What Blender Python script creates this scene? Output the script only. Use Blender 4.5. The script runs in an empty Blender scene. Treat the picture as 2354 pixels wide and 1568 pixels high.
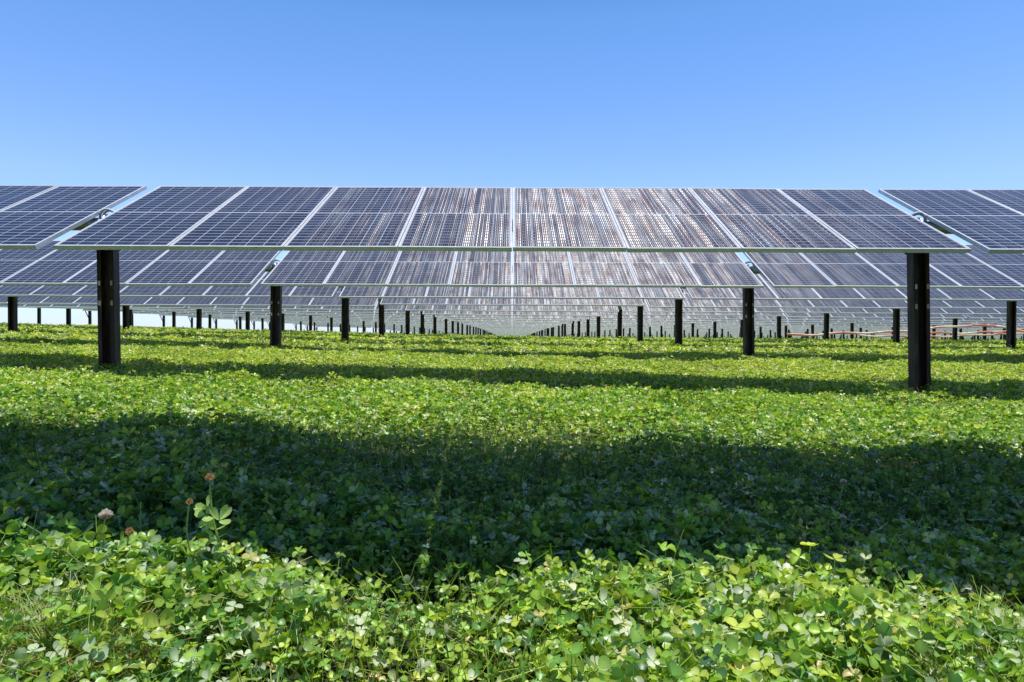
import bpy, math, random
import numpy as np
from mathutils import Vector, Matrix, Euler
random.seed(7); rng=np.random.default_rng(11)
scene=bpy.context.scene
scene.view_settings.view_transform='Standard'; scene.view_settings.look='None'; scene.view_settings.exposure=0
COL=scene.collection
EYE=0.6
# ------------------------------------------------------------------ terrain
def sm(a,b,x):
    t=np.clip((x-a)/(b-a),0,1); return t*t*(3-2*t)
def lat_far(x,d):
    hill=0.0215*np.clip(-x,0,34)+0.006*np.clip(-x-34,0,60)
    fade=1-0.6*sm(80,125,d)-0.4*sm(125,260,d)
    right=-0.004*np.clip(x,0,90)
    return hill*fade+right
def lat(x,d):
    w=sm(6.5,13,d)
    return (1-w)*(-0.024*np.clip(x,-9,9))+w*lat_far(x,d)
GD=[-400,0,3,6.85,11.7,16.6,21.6,26.5,35,80,100,150,300,700,3000]
GZ=[-.50,-.50,-.48,-.42,-.31,-.21,-.10,-.06,-.04,-.02,-.1,-.4,-1.5,-4,-9]
def top(x,d):     # height of the top of the vegetation (world z)
    return EYE+np.interp(d,GD,GZ)+lat(x,d)
BD=[2.5,6.85,11.7,16.6,21.6,26.5,40,80,100,150,300]
BZ=[1.09,.78,.83,.92,.95,.99,1.03,1.04,.95,.65,-.45]
def tabz(x,d):    # height of the low panel edge
    return EYE+float(np.interp(d,BD,BZ))+float(lat_far(x,d))*float(sm(20,42,d))
_ph=rng.uniform(0,6.28,(14,)); _an=rng.uniform(0,6.28,(14,)); _fr=np.geomspace(1.2,16,14)
def bump(x,y):
    s=0
    for p,a,f in zip(_ph,_an,_fr):
        s=s+np.sin((x*np.cos(a)+y*np.sin(a))*f+p+1.3*np.sin(x*f*.37-y*f*.29+p*2))
    return s/5.0
# ------------------------------------------------------------------ node helpers
class NT:
    def __init__(s,name):
        s.m=bpy.data.materials.new(name); s.m.use_nodes=True; s.t=s.m.node_tree; s.t.nodes.clear()
        s.out=s.t.nodes.new('ShaderNodeOutputMaterial')
    def n(s,ty,**kw):
        nd=s.t.nodes.new(ty)
        for k,v in kw.items(): setattr(nd,k,v)
        return nd
    def put(s,sock,v):
        if isinstance(v,bpy.types.NodeSocket): s.t.links.new(v,sock)
        elif v is not None:
            if isinstance(v,(tuple,list)) and len(v)==3 and sock.type=='RGBA': v=(*v,1)
            sock.default_value=v
    def M(s,op,a,b=None,c=None,clamp=False):
        nd=s.n('ShaderNodeMath',operation=op); nd.use_clamp=clamp
        s.put(nd.inputs[0],a)
        if b is not None: s.put(nd.inputs[1],b)
        if c is not None: s.put(nd.inputs[2],c)
        return nd.outputs[0]
    def mixc(s,f,a,b,bt='MIX'):
        nd=s.n('ShaderNodeMixRGB',blend_type=bt); s.put(nd.inputs[0],f); s.put(nd.inputs[1],a); s.put(nd.inputs[2],b); return nd.outputs[0]
    def noise(s,vec,scale,detail=3,rough=.5,dim='3D'):
        nd=s.n('ShaderNodeTexNoise'); nd.noise_dimensions=dim
        if vec is not None: s.put(nd.inputs['Vector'],vec)
        nd.inputs['Scale'].default_value=scale; nd.inputs['Detail'].default_value=detail; nd.inputs['Roughness'].default_value=rough
        return nd.outputs[0]
    def ramp(s,f,stops):
        nd=s.n('ShaderNodeValToRGB'); s.put(nd.inputs[0],f); r=nd.color_ramp
        while len(r.elements)<len(stops): r.elements.new(.5)
        for e,(p,c) in zip(r.elements,stops): e.position=p; e.color=(*c,1) if len(c)==3 else c
        return nd.outputs[0]
    def pr(s,**kw):
        nd=s.n('ShaderNodeBsdfPrincipled')
        for k,v in kw.items(): s.put(nd.inputs[k.replace('_',' ')],v)
        return nd.outputs[0]
    def end(s,sh): s.t.links.new(sh,s.out.inputs[0]); return s.m
def obj_coord(N): return N.n('ShaderNodeTexCoord').outputs['Object']
N=NT('anodised_aluminium'); oc=obj_coord(N)
MAT_ALU=N.end(N.pr(Base_Color=N.ramp(N.noise(oc,9,3),[(.3,(.58,.60,.60)),(.7,(.74,.75,.75))]),Metallic=.25,Roughness=N.M('MULTIPLY_ADD',N.noise(oc,30),.25,.3)))
N=NT('white_backsheet'); oc=obj_coord(N)
MAT_BACK=N.end(N.pr(Base_Color=N.ramp(N.noise(oc,3),[(.3,(.40,.41,.42)),(.7,(.48,.49,.50))]),Roughness=.6))
N=NT('dark_weathered_steel'); oc=obj_coord(N)
mp=N.n('ShaderNodeMapping'); mp.inputs['Scale'].default_value=(1,1,.12); N.t.links.new(oc,mp.inputs[0])
n1=N.noise(mp.outputs[0],22,5,.65); n2=N.noise(oc,6,4,.6)
c=N.mixc(N.M('MULTIPLY',n2,.5),N.ramp(n1,[(.35,(.022,.015,.012)),(.55,(.065,.04,.03)),(.7,(.17,.11,.085))]),(.02,.016,.015))
bp=N.n('ShaderNodeBump'); bp.inputs['Strength'].default_value=.25; bp.inputs['Distance'].default_value=.004; N.t.links.new(n1,bp.inputs['Height'])
MAT_POST=N.end(N.pr(Base_Color=c,Metallic=.2,Roughness=N.M('MULTIPLY_ADD',n2,.3,.42),Normal=bp.outputs[0]))
N=NT('galvanised_steel'); oc=obj_coord(N)
MAT_GALV=N.end(N.pr(Base_Color=N.ramp(N.noise(oc,25,4),[(.3,(.28,.29,.3)),(.7,(.5,.51,.52))]),Metallic=.6,Roughness=.45))
N=NT('pale_cable_sheath'); oc=obj_coord(N)
MAT_CABLE=N.end(N.pr(Base_Color=N.ramp(N.noise(oc,20,3),[(.3,(.45,.47,.46)),(.7,(.6,.61,.6))]),Roughness=.45))
N=NT('faded_red_conduit'); geo=N.n('ShaderNodeNewGeometry').outputs['Position']
MAT_RED=N.end(N.pr(Base_Color=N.ramp(N.noise(geo,.9,4,.7),[(.40,(.70,.18,.12)),(.5,(.8,.45,.37)),(.6,(.85,.74,.68))]),Roughness=.5))
# solar cells
N=NT('solar_cells_under_glass')
uv=N.n('ShaderNodeTexCoord').outputs['UV']; sx=N.n('ShaderNodeSeparateXYZ'); N.t.links.new(uv,sx.inputs[0])
U,V=sx.outputs[0],sx.outputs[1]
rnd=N.n('ShaderNodeObjectInfo').outputs['Random']
uf=N.M('FRACT',U)
cu=N.M('MULTIPLY',N.M('SUBTRACT',uf,.022),6/.956); cv=N.M('MULTIPLY',N.M('SUBTRACT',V,.012),24/.976)
def line(c,w): return N.M('GREATER_THAN',N.M('ABSOLUTE',N.M('SUBTRACT',N.M('FRACT',c),.5)),.5-w)
g=N.M('MAXIMUM',line(cu,.020),line(cv,.044))
g=N.M('MAXIMUM',g,N.M('LESS_THAN',N.M('ABSOLUTE',N.M('SUBTRACT',V,.5)),.006))
edge=N.M('GREATER_THAN',N.M('ABSOLUTE',N.M('SUBTRACT',uf,.5)),.479)
edge=N.M('MAXIMUM',edge,N.M('GREATER_THAN',N.M('ABSOLUTE',N.M('SUBTRACT',V,.5)),.4885))
g=N.M('MAXIMUM',g,edge)
bus=N.M('LESS_THAN',N.M('ABSOLUTE',N.M('SUBTRACT',N.M('FRACT',N.M('MULTIPLY',cu,9)),.5)),.24)
brk=N.M('LESS_THAN',N.M('ABSOLUTE',N.M('SUBTRACT',N.M('FRACT',cv),.5)),.36)
brk=N.M('MULTIPLY',brk,N.M('LESS_THAN',N.M('ABSOLUTE',N.M('SUBTRACT',N.M('FRACT',cu),.5)),.44))
uo=N.M('ADD',U,N.M('MULTIPLY',rnd,531))
cb=N.n('ShaderNodeCombineXYZ'); N.put(cb.inputs[0],N.M('MULTIPLY',uo,44)); N.put(cb.inputs[1],N.M('MULTIPLY',V,2.4)); N.put(cb.inputs[2],N.M('MULTIPLY',rnd,37))
st=N.noise(cb.outputs[0],1.0,2,.6)
cb5=N.n('ShaderNodeCombineXYZ'); N.put(cb5.inputs[0],N.M('MULTIPLY',uo,5.3)); N.put(cb5.inputs[1],N.M('MULTIPLY',V,3.5)); 
stb=N.noise(cb5.outputs[0],1.0,2,.6)
cb2=N.n('ShaderNodeCombineXYZ'); N.put(cb2.inputs[0],N.M('FLOOR',N.M('MULTIPLY',uo,54))); N.put(cb2.inputs[1],N.M('FLOOR',N.M('MULTIPLY',V,2))); 
wn=N.n('ShaderNodeTexWhiteNoise'); wn.noise_dimensions='2D'; N.t.links.new(cb2.outputs[0],wn.inputs['Vector'])
wv=wn.outputs['Value']
cb3=N.n('ShaderNodeCombineXYZ'); N.put(cb3.inputs[0],N.M('FLOOR',N.M('MULTIPLY',uo,6))); N.put(cb3.inputs[1],N.M('FLOOR',cv))
wn3=N.n('ShaderNodeTexWhiteNoise'); wn3.noise_dimensions='2D'; N.t.links.new(cb3.outputs[0],wn3.inputs['Vector'])
cellc=N.mixc(wn3.outputs['Value'],(.012,.018,.032),(.022,.031,.048))
cellc=N.mixc(g,cellc,(.52,.53,.55))
base=N.pr(Base_Color=cellc,Roughness=.17,IOR=1.5)
nor=N.n('ShaderNodeNewGeometry').outputs['Normal']
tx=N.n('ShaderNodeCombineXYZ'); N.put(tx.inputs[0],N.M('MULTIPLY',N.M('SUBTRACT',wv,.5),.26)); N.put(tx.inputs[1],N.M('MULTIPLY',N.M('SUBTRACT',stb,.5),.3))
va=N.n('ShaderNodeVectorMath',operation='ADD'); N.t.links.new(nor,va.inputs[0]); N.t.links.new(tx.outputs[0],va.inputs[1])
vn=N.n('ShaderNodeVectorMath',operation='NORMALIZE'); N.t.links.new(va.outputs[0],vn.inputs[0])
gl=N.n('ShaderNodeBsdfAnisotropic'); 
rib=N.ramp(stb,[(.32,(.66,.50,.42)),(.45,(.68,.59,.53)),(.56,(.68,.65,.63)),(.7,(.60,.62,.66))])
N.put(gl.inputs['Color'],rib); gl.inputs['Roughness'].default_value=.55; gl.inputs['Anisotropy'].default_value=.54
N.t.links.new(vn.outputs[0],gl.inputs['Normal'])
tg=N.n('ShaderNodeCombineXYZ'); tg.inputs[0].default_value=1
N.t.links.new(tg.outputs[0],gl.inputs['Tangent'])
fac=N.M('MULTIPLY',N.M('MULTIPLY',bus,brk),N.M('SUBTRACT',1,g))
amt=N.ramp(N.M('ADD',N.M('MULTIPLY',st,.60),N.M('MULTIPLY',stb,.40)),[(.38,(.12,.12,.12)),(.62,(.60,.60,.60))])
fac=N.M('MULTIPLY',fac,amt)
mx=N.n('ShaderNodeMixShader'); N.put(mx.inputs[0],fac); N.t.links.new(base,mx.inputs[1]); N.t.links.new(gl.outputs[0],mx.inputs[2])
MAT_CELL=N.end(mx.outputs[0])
# leaf
def leafmat(name,tr=.38,rough=.42,warm=(1.35,1.4,.4)):
    N=NT(name); at=N.n('ShaderNodeAttribute'); at.attribute_name='tint'
    col=at.outputs['Color']
    p=N.pr(Base_Color=col,Roughness=rough,IOR=1.5)
    t=N.n('ShaderNodeBsdfTranslucent'); N.put(t.inputs[0],N.mixc(1.0,col,warm,'MULTIPLY'))
    m=N.n('ShaderNodeMixShader'); m.inputs[0].default_value=tr
    N.t.links.new(p,m.inputs[1]); N.t.links.new(t.outputs[0],m.inputs[2])
    return N.end(m.outputs[0])
MAT_LEAF=leafmat('clover_leaf',.30,.38); MAT_GRASS=leafmat('grass_blade',.3,.5); MAT_PETAL=leafmat('clover_petal',.2,.7,(1,1,.9))
N=NT('field_soil_and_sward')
geo=N.n('ShaderNodeNewGeometry').outputs['Position']
a=N.noise(geo,7,6,.7); b=N.noise(geo,.5,4,.6); c2=N.noise(geo,45,3,.7)
green=N.ramp(a,[(.3,(.08,.14,.02)),(.5,(.19,.30,.045)),(.7,(.33,.43,.09))])
soil=N.ramp(c2,[(.3,(.010,.012,.005)),(.55,(.024,.026,.012)),(.75,(.07,.065,.028))])
ln=N.n('ShaderNodeSeparateXYZ'); N.t.links.new(geo,ln.inputs[0])
farf=N.M('MULTIPLY',N.M('SUBTRACT',ln.outputs[1],6),.05,clamp=True)
fg=N.M('ADD',N.M('MULTIPLY',farf,.8),N.M('MULTIPLY',b,.2),clamp=True)
bp=N.n('ShaderNodeBump'); bp.inputs['Strength'].default_value=.8; bp.inputs['Distance'].default_value=.05; N.t.links.new(a,bp.inputs['Height'])
MAT_GROUND=N.end(N.pr(Base_Color=N.mixc(fg,soil,green),Roughness=.95,Normal=bp.outputs[0]))
# ------------------------------------------------------------------ mesh builders
def mesh_np(name,V,loops,totals,mats,tint=None,smooth=True):
    me=bpy.data.meshes.new(name); V=np.ascontiguousarray(V,dtype=np.float32).reshape(-1,3)
    me.vertices.add(len(V)); me.vertices.foreach_set('co',V.ravel())
    me.loops.add(len(loops)); me.loops.foreach_set('vertex_index',np.asarray(loops,dtype=np.int32))
    totals=np.asarray(totals,dtype=np.int32); starts=np.concatenate([[0],np.cumsum(totals)[:-1]]).astype(np.int32)
    me.polygons.add(len(totals)); me.polygons.foreach_set('loop_start',starts); me.polygons.foreach_set('loop_total',totals)
    me.polygons.foreach_set('use_smooth',np.full(len(totals),smooth))
    for m in mats: me.materials.append(m)
    me.update(calc_edges=True)
    if tint is not None:
        at=me.attributes.new('tint','FLOAT_COLOR','POINT'); c=np.ones((len(V),4),dtype=np.float32); c[:,:3]=tint; at.data.foreach_set('color',c.ravel())
    return me
class MB:
    def __init__(s): s.v=[];s.f=[];s.m=[];s.uv=[]
    def face(s,pts,mi=0,uv=None):
        b=len(s.v); s.v+= [tuple(p) for p in pts]; s.f.append(list(range(b,b+len(pts)))); s.m.append(mi); s.uv.append(uv)
    def box(s,x0,x1,y0,y1,z0,z1,mi=0):
        b=len(s.v)
        s.v+=[(x,y,z) for z in(z0,z1) for y in(y0,y1) for x in(x0,x1)]
        for f in((0,2,3,1),(4,5,7,6),(0,1,5,4),(2,6,7,3),(0,4,6,2),(1,3,7,5)):
            s.f.append([b+i for i in f]); s.m.append(mi); s.uv.append(None)
    def tube(s,pts,r,n=8,mi=0,caps=True):
        b=len(s.v); P=[Vector(p) for p in pts]; up=Vector((0,0,1))
        for i,p in enumerate(P):
            d=(P[min(i+1,len(P)-1)]-P[max(i-1,0)]).normalized()
            u=d.cross(up); u=(u if u.length>.05 else d.cross(Vector((0,1,0)))).normalized(); w=d.cross(u)
            rr=r[i] if isinstance(r,(list,tuple)) else r
            for k in range(n):
                a=2*math.pi*k/n; s.v.append(tuple(p+(u*math.cos(a)+w*math.sin(a))*rr))
        for i in range(len(P)-1):
            for k in range(n):
                s.f.append([b+i*n+k,b+i*n+(k+1)%n,b+(i+1)*n+(k+1)%n,b+(i+1)*n+k]); s.m.append(mi); s.uv.append(None)
        if caps:
            s.f.append([b+k for k in range(n)][::-1]); s.m.append(mi); s.uv.append(None)
            s.f.append([b+(len(P)-1)*n+k for k in range(n)]); s.m.append(mi); s.uv.append(None)
    def mesh(s,name,mats,smooth=False):
        me=bpy.data.meshes.new(name); me.from_pydata(s.v,[],s.f)
        for m in mats: me.materials.append(m)
        me.polygons.foreach_set('material_index',s.m); me.polygons.foreach_set('use_smooth',[smooth]*len(s.f))
        if any(u is not None for u in s.uv):
            ul=me.uv_layers.new(name='UVMap')
            for p,u in zip(me.polygons,s.uv):
                if u is not None:
                    for li,c in zip(p.loop_indices,u): ul.data[li].uv=c
        me.update(); return me
def add(name,data,loc=(0,0,0),parent=None,**props):
    o=bpy.data.objects.new(name,data); o.location=loc; COL.objects.link(o)
    if parent: o.parent=parent
    for k,v in props.items(): o[k]=v
    return o
# ------------------------------------------------------------------ panel geometry
L=2.026; PW=1.0; TILT=math.asin(.92/L); NP=8; PITCHX=8.15; HW=.992/2
FT=.038
def panel_lam():
    b=MB(); x=HW-.006; y=L/2-.006; z0,z1=-.008,-.003
    b.face([(-x,-y,z1),(x,-y,z1),(x,y,z1),(-x,y,z1)],0,[(0.005,0),(.995,0),(.995,1),(0.005,1)])
    b.face([(-x,-y,z0),(-x,y,z0),(x,y,z0),(x,-y,z0)],1)
    return b.mesh('solar_panel',[MAT_CELL,MAT_BACK])
def frame_parts(b,ox=0,mi=0):
    w=.014
    b.box(ox-HW,ox+HW,-L/2,-L/2+w,-FT,0,mi); b.box(ox-HW,ox+HW,L/2-w,L/2,-FT,0,mi)
    b.box(ox-HW,ox-HW+w,-L/2+w,L/2-w,-FT,-.0003,mi); b.box(ox+HW-w,ox+HW,-L/2+w,L/2-w,-FT,-.0003,mi)
b=MB(); frame_parts(b); ME_FRAME=b.mesh('panel_frame',[MAT_ALU])
ME_PANEL=panel_lam()
def panel_full():
    b=MB(); x=HW-.006; y=L/2-.006
    b.face([(-x,-y,-.003),(x,-y,-.003),(x,y,-.003),(-x,y,-.003)],0,[(0.005,0),(.995,0),(.995,1),(0.005,1)])
    b.face([(-x,-y,-.008),(-x,y,-.008),(x,y,-.008),(x,-y,-.008)],1)
    frame_parts(b,0,2); return b.mesh('solar_panel',[MAT_CELL,MAT_BACK,MAT_ALU])
ME_PF=panel_full()
b=MB(); b.tube([(-4.14,0,0),(4.14,0,0)],.065,12); ME_TUBE=b.mesh('torque_tube',[MAT_GALV],True)
def table_verts(b,simple,M=None,uo=0):
    T=(lambda p:tuple(M@Vector(p))) if M is not None else (lambda p:p)
    y=L/2-.012
    for i in range(NP):
        ox=(i-3.5)*PW; x=HW-.012
        b.face([T((ox-x,-y,.001)),T((ox+x,-y,.001)),T((ox+x,y,.001)),T((ox-x,y,.001))],0,[(uo+i+.01,0),(uo+i+.99,0),(uo+i+.99,1),(uo+i+.01,1)])
    vs=len(b.v)
    if simple:
        b.box(-4,4,-L/2,L/2,-FT,-.001,1)
        for k in range(vs,len(b.v)): b.v[k]=T(b.v[k])
    else:
        for i in range(NP):
            ox=(i-3.5)*PW; b.box(ox-HW,ox+HW,-L/2,L/2,-FT,-.001,1)
b=MB(); table_verts(b,False); b.tube([(-4.14,0,-.13),(4.14,0,-.13)],.065,6,2); ME_TABLE=b.mesh('solar_table',[MAT_CELL,MAT_ALU,MAT_POST])
PL=2.3
b=MB(); hw,fd,t=.082,.055,.009
b.box(-hw,-hw+t,-fd,fd,-PL,-.16); b.box(hw-t,hw,-fd,fd,-PL,-.16); b.box(-hw+t,hw-t,-t/2+.028,t/2+.028,-PL,-.163)
b.box(-hw+t,-hw+t+.03,-fd,-fd+.008,-PL,-.165); b.box(hw-t-.03,hw-t,-fd,-fd+.008,-PL,-.165)
ME_POST=b.mesh('support_post',[MAT_POST])
b=MB(); b.box(-.010,.010,-.006,0,-.024,.024); ME_SLOT=b.mesh('slot_daylight',[MAT_CABLE])  # pale plate standing in for daylight seen through a slot in the post
b=MB()
ring=[(0.0,math.cos(a)*.09,math.sin(a)*.09) for a in np.linspace(0,2*math.pi,25)]
b.tube(ring,.012,8,0,False)
b.box(-.095,.095,-.075,-.067,-.26,-.09); b.box(-.095,.095,.067,.075,-.26,-.09)
b.box(-.1,.1,-.075,.075,-.160,-.145)
for x in(-.06,.06): b.tube([(x,-.085,-.2),(x,-.0755,-.2)],.013,6)
ME_BEAR=b.mesh('tube_bearing',[MAT_GALV],False)
b=MB()
for k,(dx,h) in enumerate(((0,.11),(.02,.09))):
    pts=[(-.16+dx,-.02,-.03)]+[(dx-.09*math.cos(a),-.03+.02*k,-.01+h*math.sin(a)) for a in np.linspace(0,math.pi,12)]+[(.16+dx,.05,-.04)]
    b.tube(pts,.012,7)
ME_LOOP=b.mesh('jumper_cable',[MAT_CABLE],True)
b=MB(); b.tube([(0,0,-1.0),(-.35,0,-.25),(-.5,0,-.1)],.03,6); ME_BRACE=b.mesh('brace',[MAT_POST])
# ------------------------------------------------------------------ place rows
ROWS=[(0,-2.45),(0,2.27)]+[(n,6.85+4.9*(n-1)) for n in range(1,61)]
tabs=[];posts=[]
for n,d in ROWS:
    kmin=-4 if d<44 else (-3 if d<104 else -2)
    kmax=int(math.ceil((.78*d+2.5)/PITCHX)); 
    if n==0: kmin,kmax=-1,1
    for k in range(max(kmin,-kmax),kmax+1): tabs.append((n,d,k))
    for k in range(max(kmin,-kmax),kmax+2): posts.append((n,d,k,k==kmin))
tabs.sort(key=lambda q:math.hypot(q[1],q[2]*PITCHX)); posts.sort(key=lambda q:math.hypot(q[1],(q[2]-.5)*PITCHX))
def tube_z(x,d): return tabz(x,d)+.46-.13*math.cos(TILT)
def tubeframe(x,d):
    z=tube_z(x,d); e=(tube_z(x+1,d)-tube_z(x-1,d))/2
    return Vector((x,d+.13*math.sin(TILT),z)),Euler((0,-math.atan(e),0))
LBL="blue solar panel table tilted on a steel torque tube above clover"
GRP="solar panel tables in parallel rows"
stuffT=MB()
for i,(n,d,k) in enumerate(tabs):
    x=k*PITCHX; loc,rot=tubeframe(x,d)
    jit=random.gauss(0,.004) if n>1 else 0
    if n>3: jit=random.gauss(0,.009); loc.z+=random.gauss(0,.012)
    if i<300:
        if n<=7 and abs(x)<.8*abs(d)+4.5:
            t=bpy.data.objects.new('solar_table',None); t.empty_display_size=.3; t.location=loc; t.rotation_euler=rot; COL.objects.link(t)
            pitch=Matrix.Rotation(TILT+jit,4,'X')
            for q in range(NP):
                ph=Matrix.Rotation(random.gauss(0,.002),4,'X')@Matrix.Rotation(random.gauss(0,.003),4,'Y')
                p=bpy.data.objects.new('solar_panel',ME_PANEL if n<=3 else ME_PF); COL.objects.link(p); p.parent=t
                p.matrix_local=pitch@Matrix.Translation(((q-3.5)*PW,0,.13))@ph
                if n<=3:
                    f=bpy.data.objects.new('frame',ME_FRAME); COL.objects.link(f); f.parent=p
            add('torque_tube',ME_TUBE,parent=t)
            if n<=4:
                c=add('jumper_cable',ME_LOOP,parent=t); c.matrix_local=pitch@Matrix.Translation((PITCHX/2,.05,.05))
        else:
            t=bpy.data.objects.new('solar_table',ME_TABLE); COL.objects.link(t)
            t.matrix_world=Matrix.Translation(loc)@rot.to_matrix().to_4x4()@Matrix.Rotation(TILT+jit,4,'X')@Matrix.Translation((0,0,.13))
        t['label']=LBL; t['category']='solar panels'; t['group']=GRP
    else:
        M=Matrix.Translation(loc)@rot.to_matrix().to_4x4()@Matrix.Rotation(TILT+jit,4,'X')@Matrix.Translation((0,0,.13))
        table_verts(stuffT,True,M,(i*8)%1000)
add('distant_solar_tables',stuffT.mesh('distant_solar_tables',[MAT_CELL,MAT_ALU]),kind='stuff',label='far rows of blue solar panels merging towards the horizon',category='solar panels')
stuffP=MB()
for i,(n,d,k,endp) in enumerate(posts):
    x=(k-.5)*PITCHX; loc,rot=tubeframe(x,d)
    if n>3: loc.x+=random.gauss(0,.06)
    if i<300:
        p=add('support_post',ME_POST,loc); p.rotation_euler=(random.gauss(0,.006),random.gauss(0,.010),random.gauss(0,.03))
        if n==1 and k==1: p.rotation_euler=(0,-.022,.04); p.location.x+=.02
        if n==1 and k==0: p.location.x-=.02
        p['label']='dark weathered steel post standing in clover under solar panels'; p['category']='post'; p['group']='steel posts carrying the solar panel rows'
        if n in(1,2):
            for sx_ in(-1,1):
                for zz in(-.60,-.80): add('slot_daylight',ME_SLOT,(sx_*.060,-fd-.0005,zz),parent=p)
        if n<=9: add('bearing',ME_BEAR,parent=p)
        if endp: add('brace',ME_BRACE,parent=p); p['label']='dark steel end post with a slanting brace under panels'
    else:
        stuffP.box(loc.x-.08,loc.x+.08,loc.y-.05,loc.y+.05,loc.z-PL,loc.z-.1)
add('distant_posts',stuffP.mesh('distant_posts',[MAT_POST]),kind='stuff',label='far dark steel posts under the solar rows',category='post')
# ------------------------------------------------------------------ conduit strung under the panels
def conduit(x0,x1,d,z0,z1,sag,r=.05,wig=.06):
    b=MB(); pts=[]; n=26; ph=random.random()*6
    for i in range(n+1):
        t=i/n; pts.append((x0+(x1-x0)*t,d+wig*math.sin(t*9+ph),z0+(z1-z0)*t-sag*4*t*(1-t)*(1+.25*math.sin(t*11+ph))+wig*.5*math.sin(t*23+ph)))
    b.tube(pts,r,7); o=add('hanging_conduit',b.mesh('hanging_conduit',[MAT_RED],True))
    o['label']='faded red and white conduit sagging between steel posts'; o['category']='conduit'; o['group']='red conduits strung under the solar panels'
for (n,k0,za,zb,sg) in ((6,2,.25,.75,.10),(6,3,.8,.85,.30),(7,3,.4,.8,.1),(7,4,.8,.7,.25),(8,3,.3,.45,.1),(8,4,.5,.95,.25)):
    d=6.85+4.9*(n-1); xa=(k0-.5)*PITCHX; xb=xa+PITCHX
    conduit(xa,xb,d-1.05,float(top(xa,d))+za,float(top(xb,d))+zb,sg)
# ------------------------------------------------------------------ ground sheet
def graded(a,b,s0,g):
    o=[0.0];s=s0
    while o[-1]<b: o.append(o[-1]+s); s*=g
    neg=[];s=s0;v=0
    while v>a: v-=s; neg.append(v); s*=g
    return np.array(neg[::-1]+o)
gx=graded(-2500,2500,.35,1.035); gy=graded(-400,2900,.3,1.03)
X,Y=np.meshgrid(gx,gy); Z=top(X,Y)-.10+.012*bump(X,Y)*np.clip(1-np.abs(Y)/60,0,1)
nx,ny=len(gx),len(gy); idx=np.arange(nx*ny).reshape(ny,nx)
q=np.stack([idx[:-1,:-1],idx[:-1,1:],idx[1:,1:],idx[1:,:-1]],-1).reshape(-1,4)
add('ground',mesh_np('ground',np.stack([X,Y,Z],-1),q.ravel(),np.full(len(q),4),[MAT_GROUND]),kind='structure')
# ------------------------------------------------------------------ clover
def leaflet_hi(ang,fold,droop,w):
    rows=[(.24,.27),(.52,.45),(.80,.40)]
    P=[(0,.03,0)]
    for t,h in rows:
        for s in(-1,0,1): P.append((s*h*w,t+(.02 if s else 0),fold*abs(s)*h-droop*t*t))
    P.append((0,.93,-droop)); P.append((-.2*w,.99,fold*.2-droop)); P.append((.2*w,.99,fold*.2-droop))
    F=[(0,2,1),(0,3,2),(1,2,5,4),(2,3,6,5),(4,5,8,7),(5,6,9,8),(7,8,10,11),(8,9,12,10)]
    mid=[1.2,.98,1.3,.98,.95,1.25,.95,.93,1.15,.93,1.1,.92,.92]
    ca,sa=math.cos(ang),math.sin(ang)
    return [(x*ca-y*sa,x*sa+y*ca,z) for x,y,z in P],F,mid
def leaflet_lo(ang,fold,droop,w):
    P=[(0,0,0),(-.28*w,.35,fold*.28-.1*droop),(-.40*w,.82,fold*.4-.6*droop),(0,1,-droop),(.40*w,.82,fold*.4-.6*droop),(.28*w,.35,fold*.28-.1*droop)]
    F=[(0,3,2,1),(0,5,4,3)]; ca,sa=math.cos(ang),math.sin(ang)
    return [(x*ca-y*sa,x*sa+y*ca,z) for x,y,z in P],F,[1]*6
def leaf_template(hi,stem):
    V=[];F=[];C=[]; fold=random.uniform(.1,.9); up=random.choice([0,0,.4,.8])
    for k in range(3):
        P,f,m=(leaflet_hi if hi else leaflet_lo)(2.094*k+random.uniform(-.25,.25),fold+random.uniform(-.1,.2),random.uniform(-.1,.4)-up,random.uniform(.9,1.15))
        b=len(V); V+=P; F+=[tuple(i+b for i in q) for q in f]; C+=m
    if stem:
        b=len(V); r=.04; bx,by=random.uniform(-.8,.8),random.uniform(-.8,.8)
        for (cx,cy,cz) in((0,0,0),(bx*.35,by*.35,-1.8),(bx,by,-5.0)):
            for a in(0,2.09,4.19): V.append((cx+r*math.cos(a),cy+r*math.sin(a),cz)); C.append(1.2)
        for j in(0,1):
            for a in range(3): F.append((b+j*3+a,b+j*3+(a+1)%3,b+j*3+3+(a+1)%3,b+j*3+3+a))
    return np.array(V),F,np.array(C)
PAL=np.array([(.22,.38,.045),(.16,.32,.045),(.09,.23,.035),(.32,.45,.06),(.38,.50,.28),(.055,.15,.04),(.46,.45,.15)])
PP=np.array([.26,.20,.14,.15,.17,.06,.02])
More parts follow.
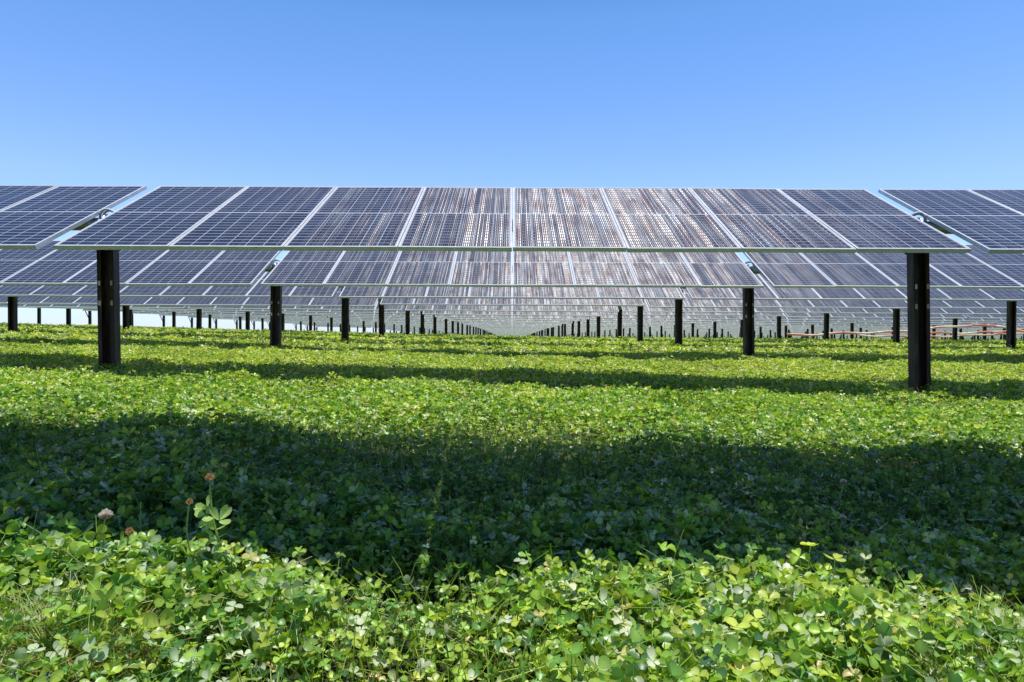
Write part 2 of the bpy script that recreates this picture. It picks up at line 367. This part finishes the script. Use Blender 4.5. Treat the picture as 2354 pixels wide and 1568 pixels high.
def clover(name,n,d0,d1,smin,smax,hi,stem,hmin,hmax,slope=.86,marg=1.2,tiltsd=.42,amp=.022,exp=1.8,tallf=.03,tallh=.05,lo=0):
    d=np.sqrt(rng.uniform(d0*d0,d1*d1,n))
    x=rng.uniform(-1,1,n)*(slope*np.abs(d)+marg)
    bm=bump(x,d)
    lf=bump(x*.3+40,d*.3-7)
    dens=rng.uniform(0,1,n)<np.clip(.8+.35*bm,.4,1); x,d,bm,lf=x[dens],d[dens],bm[dens],lf[dens]; n=len(x)
    z=top(x,d)+amp*bm+lo*lf-(hmin+(hmax-hmin)*rng.uniform(0,1,n)**exp)+.02
    tall=rng.uniform(0,1,n)<tallf; z[tall]+=rng.uniform(.01,tallh,tall.sum())
    s=rng.uniform(smin,smax,n)*np.clip(1+.2*bm,.7,1.3)
    big=rng.uniform(0,1,n)<.06; s[big]*=1.3
    yaw=rng.uniform(0,6.283,n); ax=rng.uniform(0,6.283,n); tl=np.abs(rng.normal(0,tiltsd,n))
    cy,sy=np.cos(yaw),np.sin(yaw); ux,uy=np.cos(ax),np.sin(ax); c,s_=np.cos(tl),np.sin(tl)
    R=np.zeros((n,3,3)); 
    R[:,0,0]=c+ux*ux*(1-c);R[:,0,1]=ux*uy*(1-c);R[:,0,2]=uy*s_
    R[:,1,0]=ux*uy*(1-c);R[:,1,1]=c+uy*uy*(1-c);R[:,1,2]=-ux*s_
    R[:,2,0]=-uy*s_;R[:,2,1]=ux*s_;R[:,2,2]=c
    Yw=np.zeros((n,3,3)); Yw[:,0,0]=cy;Yw[:,0,1]=-sy;Yw[:,1,0]=sy;Yw[:,1,1]=cy;Yw[:,2,2]=1
    R=R@Yw
    patch=bump(x*.45+9,d*.45)[:,None]
    gd=[0,1.7,2.2,3.0,3.8,5.5,9,14,40]  # leaf colour painted darker and bluer across the near row's cast shadow, brighter beyond
    shade_gain=np.stack([np.interp(d,gd,[1.15,1.15,.85,.85,1.35,1.75,2.1,2.25,2.3]),np.interp(d,gd,[1.1,1.1,.85,.85,1.25,1.5,1.62,1.65,1.65]),np.interp(d,gd,[1.2,1.2,1.05,1.05,1.1,1.2,1.3,1.4,1.4])],-1)
    col=PAL[rng.choice(len(PAL),n,p=PP)]*rng.uniform(.72,1.25,(n,1))*(1+.14*patch)*shade_gain
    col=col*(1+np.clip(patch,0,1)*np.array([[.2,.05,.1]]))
    pick=rng.integers(0,22,n); VV=[];LL=[];TT=[];CC=[];off=0
    for q in range(22):
        m=np.where(pick==q)[0]
        if len(m)==0: continue
        V,F,C=leaf_template(hi,stem); k=len(V)
        W=np.einsum('nij,vj->nvi',R[m],V)*s[m][:,None,None]
        W+=np.stack([x[m],d[m],z[m]],-1)[:,None,:]
        lp=np.array([i for f in F for i in f]); tt=np.array([len(f) for f in F])
        LL.append((lp[None,:]+(off+np.arange(len(m))*k)[:,None]).ravel()); TT.append(np.tile(tt,len(m)))
        CC.append((col[m][:,None,:]*C[None,:,None]).reshape(-1,3)); VV.append(W.reshape(-1,3)); off+=len(m)*k
    return np.concatenate(VV),np.concatenate(LL),np.concatenate(TT),np.clip(np.concatenate(CC),0,.8)
def join(parts):
    off=0;V=[];Lp=[];T=[];C=[]
    for v,l,t,c in parts: V.append(v);Lp.append(l+off);T.append(t);C.append(c);off+=len(v)
    return np.concatenate(V),np.concatenate(Lp),np.concatenate(T),np.concatenate(C)
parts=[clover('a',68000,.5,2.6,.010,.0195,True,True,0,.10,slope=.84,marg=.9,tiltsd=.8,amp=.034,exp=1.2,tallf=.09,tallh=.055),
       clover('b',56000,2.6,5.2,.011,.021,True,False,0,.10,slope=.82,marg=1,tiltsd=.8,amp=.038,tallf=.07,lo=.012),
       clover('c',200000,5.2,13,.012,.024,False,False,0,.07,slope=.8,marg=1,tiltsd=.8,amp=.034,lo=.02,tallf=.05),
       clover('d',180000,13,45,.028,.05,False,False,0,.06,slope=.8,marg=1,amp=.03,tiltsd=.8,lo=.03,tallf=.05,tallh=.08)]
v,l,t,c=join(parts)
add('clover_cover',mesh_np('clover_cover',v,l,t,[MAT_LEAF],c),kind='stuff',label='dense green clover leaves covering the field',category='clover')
# ------------------------------------------------------------------ grass + straw
def blades(n,d0,d1,h0,h1,w,cols,lean=.5,base=-.09,cl=None):
    d=np.sqrt(rng.uniform(d0*d0,d1*d1,n)); x=rng.uniform(-1,1,n)*(.85*d+1)
    if cl is not None:
        ci=rng.integers(0,len(cl),n); cl=np.array(cl); x=cl[ci,0]+rng.normal(0,1,n)*cl[ci,2]; d=cl[ci,1]+rng.normal(0,1,n)*cl[ci,2]
    h=rng.uniform(h0,h1,n); a=rng.uniform(0,6.283,n); ln=rng.uniform(.1,1,n)*lean*h
    z=top(x,d)+base; S=5; t=np.linspace(0,1,S)
    cx=x[:,None]+np.cos(a)[:,None]*ln[:,None]*t**2; cyy=d[:,None]+np.sin(a)[:,None]*ln[:,None]*t**2; cz=z[:,None]+h[:,None]*(t-.15*t**3)
    ww=(w*(1-t**1.5)+.0004)[None,:]*rng.uniform(.7,1.3,n)[:,None]
    b=a+1.57+rng.normal(0,.5,n); px=np.cos(b)[:,None]*ww; py=np.sin(b)[:,None]*ww
    V=np.stack([np.stack([cx-px,cyy-py,cz],-1),np.stack([cx+px,cyy+py,cz],-1)],2).reshape(n,-1,3)
    lp=[];
    for i in range(S-1): lp+=[2*i,2*i+1,2*i+3,2*i+2]
    L_=(np.array(lp)[None,:]+(np.arange(n)*2*S)[:,None]).ravel(); T=np.full(n*(S-1),4)
    cc=np.array(cols)[rng.integers(0,len(cols),n)]*rng.uniform(.8,1.2,(n,1)); C=np.repeat(cc,2*S,0)
    return V.reshape(-1,3),L_,T,C
G=[(.18,.32,.04),(.26,.38,.07),(.36,.42,.12)]; S_=[(.5,.40,.22),(.42,.31,.17),(.6,.5,.3)]
TUF=[(-.78,1.04,.06),(-.66,1.06,.05),(-.74,1.15,.05),(.80,1.06,.06),(.86,1.15,.06),(.7,1.04,.05)]
v,l,t,c=join([blades(12000,.5,3.5,.07,.15,.0013,G),blades(9000,3.5,9,.09,.17,.0018,G),blades(5000,9,25,.08,.17,.004,G),blades(1900,.9,1.2,.10,.165,.0014,G,.9,cl=TUF)])
add('grass_blades',mesh_np('grass_blades',v,l,t,[MAT_GRASS],c),kind='stuff',label='thin green grass blades among the clover',category='grass')
v,l,t,c=join([blades(1500,.5,3,.05,.115,.0012,S_,1.2),blades(1300,.9,1.2,.08,.14,.0014,S_,1.3,cl=TUF[:3]),blades(1200,3,9,.11,.2,.0016,S_),blades(1700,9,25,.12,.25,.0028,S_)])
add('dry_stalks',mesh_np('dry_stalks',v,l,t,[MAT_GRASS],c),kind='stuff',label='thin straw coloured dry stalks in the clover',category='dry grass')
# ------------------------------------------------------------------ clover flowers
def flower(x,d,hgt,kind,lean=0,r=.011,leaves=0,thick=1.0):
    z0=float(top(np.array(x),np.array(d)))-.08
    e=add('clover_flower',None,(x,d,z0)); e['category']='flower'
    e['label']={'brown':'withered orange brown clover blossom on a thin green stalk','white':'pale white clover blossom on a thin green stalk'}[kind]; e['group']='clover blossoms above the leaves'
    H=hgt+.08; wob=.008 if leaves else .004
    pts=[(lean*(t**1.6)+wob*math.sin(t*7),0.006*math.sin(t*5),H*t) for t in np.linspace(0,1,13)]
    b=MB(); b.tube(pts,[(.0026-.0010*i/12)*thick for i in range(13)],6); me=b.mesh('stalk',[MAT_GRASS],True)
    at=me.attributes.new('tint','FLOAT_COLOR','POINT'); at.data.foreach_set('color',[.38,.5,.14,1]*len(me.vertices)); add('stalk',me,parent=e)
    b=MB(); cols=[]
    for i in range(75):
        ph=math.acos(1-1.75*(i+.5)/75); th=i*2.39996; dr=Vector((math.sin(ph)*math.cos(th),math.sin(ph)*math.sin(th),math.cos(ph)*.95))
        if kind=='brown' : dr.z-=.35*math.sin(ph)
        u=dr.cross(Vector((0,0,1))); u=(u if u.length>.01 else Vector((1,0,0))).normalized(); w=dr.cross(u).normalized()
        c0=dr*r*.3; c1=dr*r*random.uniform(.9,1.2); q=r*.16
        b.face([c0-u*q*.5,c0+u*q*.5,c1*.85+u*q,c1,c1*.85-u*q]); b.face([c0-w*q*.5,c0+w*q*.5,c1*.85+w*q,c1,c1*.85-w*q])
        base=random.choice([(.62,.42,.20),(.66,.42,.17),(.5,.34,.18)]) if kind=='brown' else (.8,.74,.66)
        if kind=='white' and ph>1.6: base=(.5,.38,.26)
        sc=random.uniform(.75,1.15)
        cols+= [min(.9,v*sc) if j<3 else 1 for _ in range(10) for j,v in enumerate((*base,1))]
    me=b.mesh('blossom',[MAT_PETAL]); at=me.attributes.new('tint','FLOAT_COLOR','POINT'); at.data.foreach_set('color',cols)
    add('blossom',me,(pts[-1][0],pts[-1][1],H),parent=e)
    for k in range(leaves):
        t=.42+.40*k/max(leaves,1); V,F,C=leaf_template(True,False); me=bpy.data.meshes.new('leaf'); me.from_pydata((V*random.uniform(.015,.023)).tolist(),[],F); me.materials.append(MAT_LEAF)
        at=me.attributes.new('tint','FLOAT_COLOR','POINT'); at.data.foreach_set('color',np.concatenate([np.tile((.34,.48,.16),(len(V),1))*C[:,None],np.ones((len(V),1))],1).astype(np.float32).ravel())
        o=add('leaf',me,(lean*t**1.6+wob*math.sin(t*7)+random.choice((-1,1))*random.uniform(.004,.018),random.uniform(-.01,.01),H*t),parent=e); o.rotation_euler=(random.uniform(-1,1),random.uniform(-1,1),random.uniform(0,6))
F_=1569.0
def wx(px,d): return (px-1178)/F_*d
flower(wx(530,1.33),1.33,.205,'brown',lean=-.042,r=.008,leaves=10,thick=1.2)
flower(wx(452,1.35),1.35,.150,'brown',lean=-.015,r=.0065,leaves=1)
flower(wx(245,1.36),1.36,.115,'white',r=.012)
flower(wx(300,1.36),1.36,.085,'brown',r=.008)
flower(wx(1938,2.1),2.1,.07,'white',r=.010)
flower(wx(1936,1.75),1.75,.05,'white',r=.008)
# ------------------------------------------------------------------ light, sky, camera
S=Vector((.12,-.04,1)).normalized()
sd=bpy.data.lights.new('sun','SUN'); sd.energy=5.0; sd.angle=math.radians(.5); sd.color=(1,.97,.90)
so=add('sun',sd,(0,0,30)); so.rotation_euler=S.to_track_quat('Z','Y').to_euler()
w=bpy.data.worlds.new('World'); scene.world=w; w.use_nodes=True; nt=w.node_tree; bg=nt.nodes['Background']
sk=nt.nodes.new('ShaderNodeTexSky'); sk.sky_type='NISHITA'; sk.sun_disc=False; sk.sun_elevation=math.asin(S.z); sk.sun_rotation=math.atan2(S.x,S.y)
sk.altitude=300; sk.air_density=1.0; sk.dust_density=.1; sk.ozone_density=2.5
tc=nt.nodes.new('ShaderNodeTexCoord'); sp=nt.nodes.new('ShaderNodeSeparateXYZ'); nt.links.new(tc.outputs['Generated'],sp.inputs[0])
rp=nt.nodes.new('ShaderNodeValToRGB'); nt.links.new(sp.outputs[2],rp.inputs[0]); el=rp.color_ramp.elements
el[0].position=0.0; el[0].color=(.34,.40,.60,1); el[1].position=.42; el[1].color=(.39,.56,.72,1)
e=el.new(.04); e.color=(.42,.48,.68,1); e=el.new(.2); e.color=(.54,.585,.76,1); e=el.new(.60); e.color=(.14,.23,.38,1)
mm=nt.nodes.new('ShaderNodeVectorMath'); mm.operation='MULTIPLY'; m2=nt.nodes.new('ShaderNodeVectorMath'); m2.operation='SCALE'; m2.inputs['Scale'].default_value=2.0
nt.links.new(sk.outputs[0],mm.inputs[0]); nt.links.new(rp.outputs[0],mm.inputs[1]); nt.links.new(mm.outputs[0],m2.inputs[0]); nt.links.new(m2.outputs[0],bg.inputs[0]); bg.inputs[1].default_value=.15
cam=bpy.data.cameras.new('camera'); cam.lens=24; cam.sensor_width=36; cam.clip_start=.05; cam.clip_end=6000
co=add('camera',cam,(0,0,EYE)); co.matrix_world=Matrix.Translation((0,0,EYE))@Matrix.Rotation(math.radians(90-.33),4,'X')@Matrix.Rotation(math.radians(.24),4,'Z')
scene.camera=co
